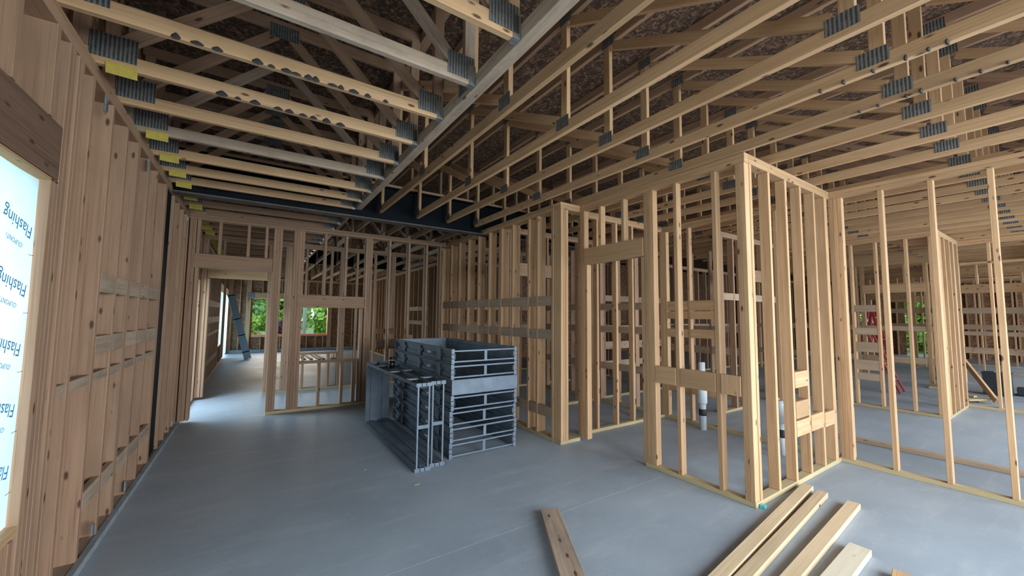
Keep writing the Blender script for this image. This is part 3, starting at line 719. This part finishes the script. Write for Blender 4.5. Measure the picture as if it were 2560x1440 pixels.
def loose(name, a, b, wd, th, label, m=W, z=0.002, cat='board', group=None):
    """board lying on the floor from a to b"""
    p0, p1 = Vector((*a, z+th/2)), Vector((*b, z+th/2))
    o = beam(name, p0, p1, th, wd, m, None, (0, 0, 1))
    return tag(o, label, cat, group)
loose('timber_board', (2.07, 2.535), (1.53, 1.58), .15, .04, 'brown board lying alone in the middle of the bare floor', WG)
loose('timber_board', (4.40, 1.58), (1.75, 1.27), .085, .042, 'long pine board lying closest to the corner post of the small stud room', WL)
loose('timber_board', (4.35, 1.45), (1.85, 1.192), .078, .042, 'long pine board lying close beside the one at the corner post', WL)
loose('timber_board', (4.325, 1.223), (2.1, 1.057), .085, .042, 'pine board with stamped end lying apart, third from the corner post', WL)
loose('timber_board', (3.54, .98), (2.5, .933), .118, .042, 'wide pale plank with a cut end, fourth from the corner post', WH)
loose('timber_board', (3.41, .735), (2.6, .60), .11, .042, 'short pine offcut, the last of the row of boards, hardly in view', W)
pl = loose('floor_plate', (6.66, 2.6), (6.66, -2.9), .10, .042, 'bare bottom plate fixed to the slab behind the open stud wall', WB, cat='sill plate')
for i, (x0, y0, x1, y1) in enumerate(((1.55, 15.3, 1.50, 17.6), (1.75, 15.2, 1.72, 17.5), (1.98, 15.0, 1.93, 17.4), (2.12, 15.1, 2.1, 17.3), (2.38, 15.1, 2.7, 17.0), (2.5, 15.2, 2.85, 17.1))):
    loose('timber_board', (x0, y0), (x1, y1), .09, .04, 'pale plank lying on the floor of the far room', WP, group='planks on the far room floor')
for i, (x, y, L, an) in enumerate(((11.77, 1.30, .45, .2), (11.9, 1.2, .5, 2.6), (12.4, 1.45, .18, 1.2), (13.2, 2.25, .4, -1.35))):
    loose('timber_offcut', (x, y), (x+L*math.cos(an), y+L*math.sin(an)), .09, .04, ['pale offcut at the foot of the diagonal brace', 'second offcut crossed under the diagonal brace', 'small white offcut near the black case', 'long offcut lying alone beyond the ladder'][i], WP, z=.002+.042*(i == 1), cat='offcut')
br = beam('diagonal_brace', (11.75, 1.12, .06), (12.4, 1.62, .84), .10, .04, W, None, (0, 0, 1)); tag(br, 'diagonal pine brace leaning over the floor beyond the open stud walls', 'brace')
cs_ = empty('tool_case', (13.3, 1.25, 0), 'black upright tool case on the floor beyond the diagonal brace', 'case')
boxes('case_body', [(13.1, 13.45, 1.04, 1.42, .002, .44)], BLK, cs_); boxes('case_lid', [(13.09, 13.46, 1.03, 1.43, .441, .48)], BLK, cs_); boxes('handle', [(13.2, 13.35, 1.2, 1.26, .481, .51)], BRUSH, cs_)
tl = empty('power_tool', (13.6, .85, 0), 'small black and orange power tool lying on the floor at the picture edge', 'tool')
boxes('motor', [(13.45, 13.75, .88, 1.0, .03, .17)], BLK, tl); boxes('tool_base', [(13.5, 13.95, .74, 1.02, .002, .028)], BLK, tl); boxes('grip', [(13.52, 13.72, .78, .875, .06, .13)], plain('orange_plastic', (.7, .28, .04), .5), tl)
def ladder(x, y, h, label, dx=.0, dy=.35):
    r = empty('step_ladder', (x, y, 0), label, 'ladder')
    for s in (-.22, .22):
        beam('rail', (x+s*1.2, y-dy, .01), (x+s*.7, y-.03, h), .07, .03, REDF, r, (0, 1, 0))
        beam('rear_rail', (x+s*1.2, y+dy, .01), (x+s*.7, y+.03, h-.03), .05, .03, REDF, r, (0, 1, 0))
    for q in range(1, 6):
        f = q/6.0; hw = .22*(1.2-.5*f)-.018
        member('step', x-hw, x+hw, y-dy*(1-f)-.035-.03*f, y-dy*(1-f)+.03-.03*f, h*f, h*f+.025, BRUSH, r)
    boxes('ladder_top', [(x-.19, x+.19, y-.09, y+.09, h+.002, h+.04)], WHITE, r)
ladder(15.6, 3.75, 1.95, 'red fibreglass step ladder standing beyond the ladder blocking wall')
lr = empty('leaning_ladder', (11.9, 2.5, 0), 'folded red and black step ladder leaning low beside the blocked stud wall', 'ladder')
beam('rail', (11.6, 2.40, .01), (11.6, 2.92, 1.35), .07, .03, REDF, lr, (1, 0, 0)); beam('rail', (11.95, 2.40, .01), (11.95, 2.92, 1.35), .07, .03, REDF, lr, (1, 0, 0))
for q in (.2, .45, .7): member('step', 11.618, 11.932, 2.39+.52*q, 2.45+.52*q, 1.35*q, 1.35*q+.025, BRUSH, lr)

def pipe(x, y, h, label, tee=True, r_=.045):
    e = empty('drain_pipe', (x, y, 0), label, 'pipe')
    lathe('pipe_body', [(r_, 0.001), (r_, h)], PVC, (x, y, 0), e)
    lathe('coupling', [(r_+.006, .20), (r_+.008, .22), (r_+.008, .27), (r_+.006, .29)], PVCB, (x, y, 0), e)
    if tee:
        lathe('tee_fitting', [(r_+.004, .36), (r_+.018, .38), (r_+.018, .58), (r_+.004, .62)], PVC, (x, y, 0), e)
pipe(5.42, 3.19, .95, 'white drain pipe with a tee fitting rising inside the small stud room'); pipe(5.15, 4.20, .85, 'white drain stub behind the doorway of the small stud room', False)
pipe(5.30, 5.10, .62, 'thin white pipe stub deep behind the small stud room', False, .03); pipe(5.25, 2.12, .55, 'white pipe stub close behind the end wall of the small stud room', True, .04)
lp = empty('wall_pipe', (XL-.06, 4.46, 0), 'thin white pipe with a black collar standing between the left wall studs', 'pipe')
lathe('pipe_body', [(.017, .05), (.017, .95)], PVC, (XL-.055, 4.50, 0), lp); lathe('pipe_collar', [(.021, .23), (.021, .29)], PVCB, (XL-.055, 4.50, 0), lp)
for i, (x, y, L) in enumerate(((1.33, 3.63, .055), (1.02, 4.25, .02))):
    o = loose('wood_chip', (x, y), (x+L, y+.004), .008, .004, ['thin pale splinter on the slab in front of the upright steel frames', 'tiny pale chip on the bare slab'][i], WP, cat='wood chip')

# ================================================================== OUTSIDE
def tree(x, y, h, rw, leafm, label, n=700, seed=0, ls=.28):
    rr = random.Random(seed); r = empty('tree', (x, y, -.3), label, 'tree')
    lathe('trunk', [(.16, 0), (.11, h*.35), (.05, h*.75)], BARK, (x, y, -.3), r, 10)
    V, Fc = [], []
    lobes = [(rr.uniform(-.55, .55)*rw, rr.uniform(-.55, .55)*rw, h*rr.uniform(.12, .85), rw*rr.uniform(.35, .6)) for _ in range(13)]
    for _ in range(n):
        lx, ly, lz, lr_ = rr.choice(lobes)
        d = Vector((rr.gauss(0, 1), rr.gauss(0, 1), rr.gauss(0, 1))).normalized()*lr_*rr.uniform(.75, 1.05)
        c = Vector((x+lx, y+ly, -.3+max(.15, lz)))+d
        if c.z < -.2: c.z = -.2+rr.random()*.5
        u = Vector((rr.gauss(0, 1), rr.gauss(0, 1), rr.gauss(0, 1))).normalized(); v = u.orthogonal().normalized()
        u = u*ls*rr.uniform(.5, 1); v = v*ls*rr.uniform(.35, .8)
        k = len(V); V += [c-u, c-v*.8+u*.1, c+u, c+v*.8+u*.1]; Fc.append((k, k+1, k+2, k+3))
    newmesh('foliage', V, Fc, leafm, (x, y, h/2), r)
tr = [(-4.4, 27, 6.5, 1.5, LEAF, 'dark green tree seen through the edge of the far window'), (.1, 30, 7.5, 2.1, LEAF, 'tall green tree filling the top of the far doorway window'),
      (-.1, 24.5, 2.0, .55, LEAF2, 'low yellow green bush under the far window'), (1.35, 24.4, 1.7, .45, LEAFP, 'small purple leaved bush below the far window'),
      (4.6, 27, 5.0, 1.6, LEAF2, 'bright green tree outside the pass-through window'), (1.9, 36.5, 8.0, 2.6, LEAF2, 'light green tree outside behind the far wall'), (-3.2, 36.5, 8.0, 1.9, LEAF, 'tall dark tree standing behind the others outside'), (7.6, 36.5, 8.0, 2.4, LEAF2, 'tall pale green tree standing behind the others outside'),
      (32, 5.2, 6.0, 1.8, LEAF2, 'bright green tree outside the doorway at the far end of the hall'), (32, 10, 6.5, 1.8, LEAF2, 'bright green tree outside the small window at the far end of the hall')]
for i, t_ in enumerate(tr): tree(*t_, n=(4200 if t_[2] > 3 else 900), seed=i+3, ls=.26 if t_[2] > 3 else .13)
pp = lathe('utility_pole', [(.09, -.3), (.08, 6)], plain('pale_metal', (.55, .62, .68), .5), (2.28, 23.5, 0)); tag(pp, 'pale grey pole standing outside the far window', 'pole')
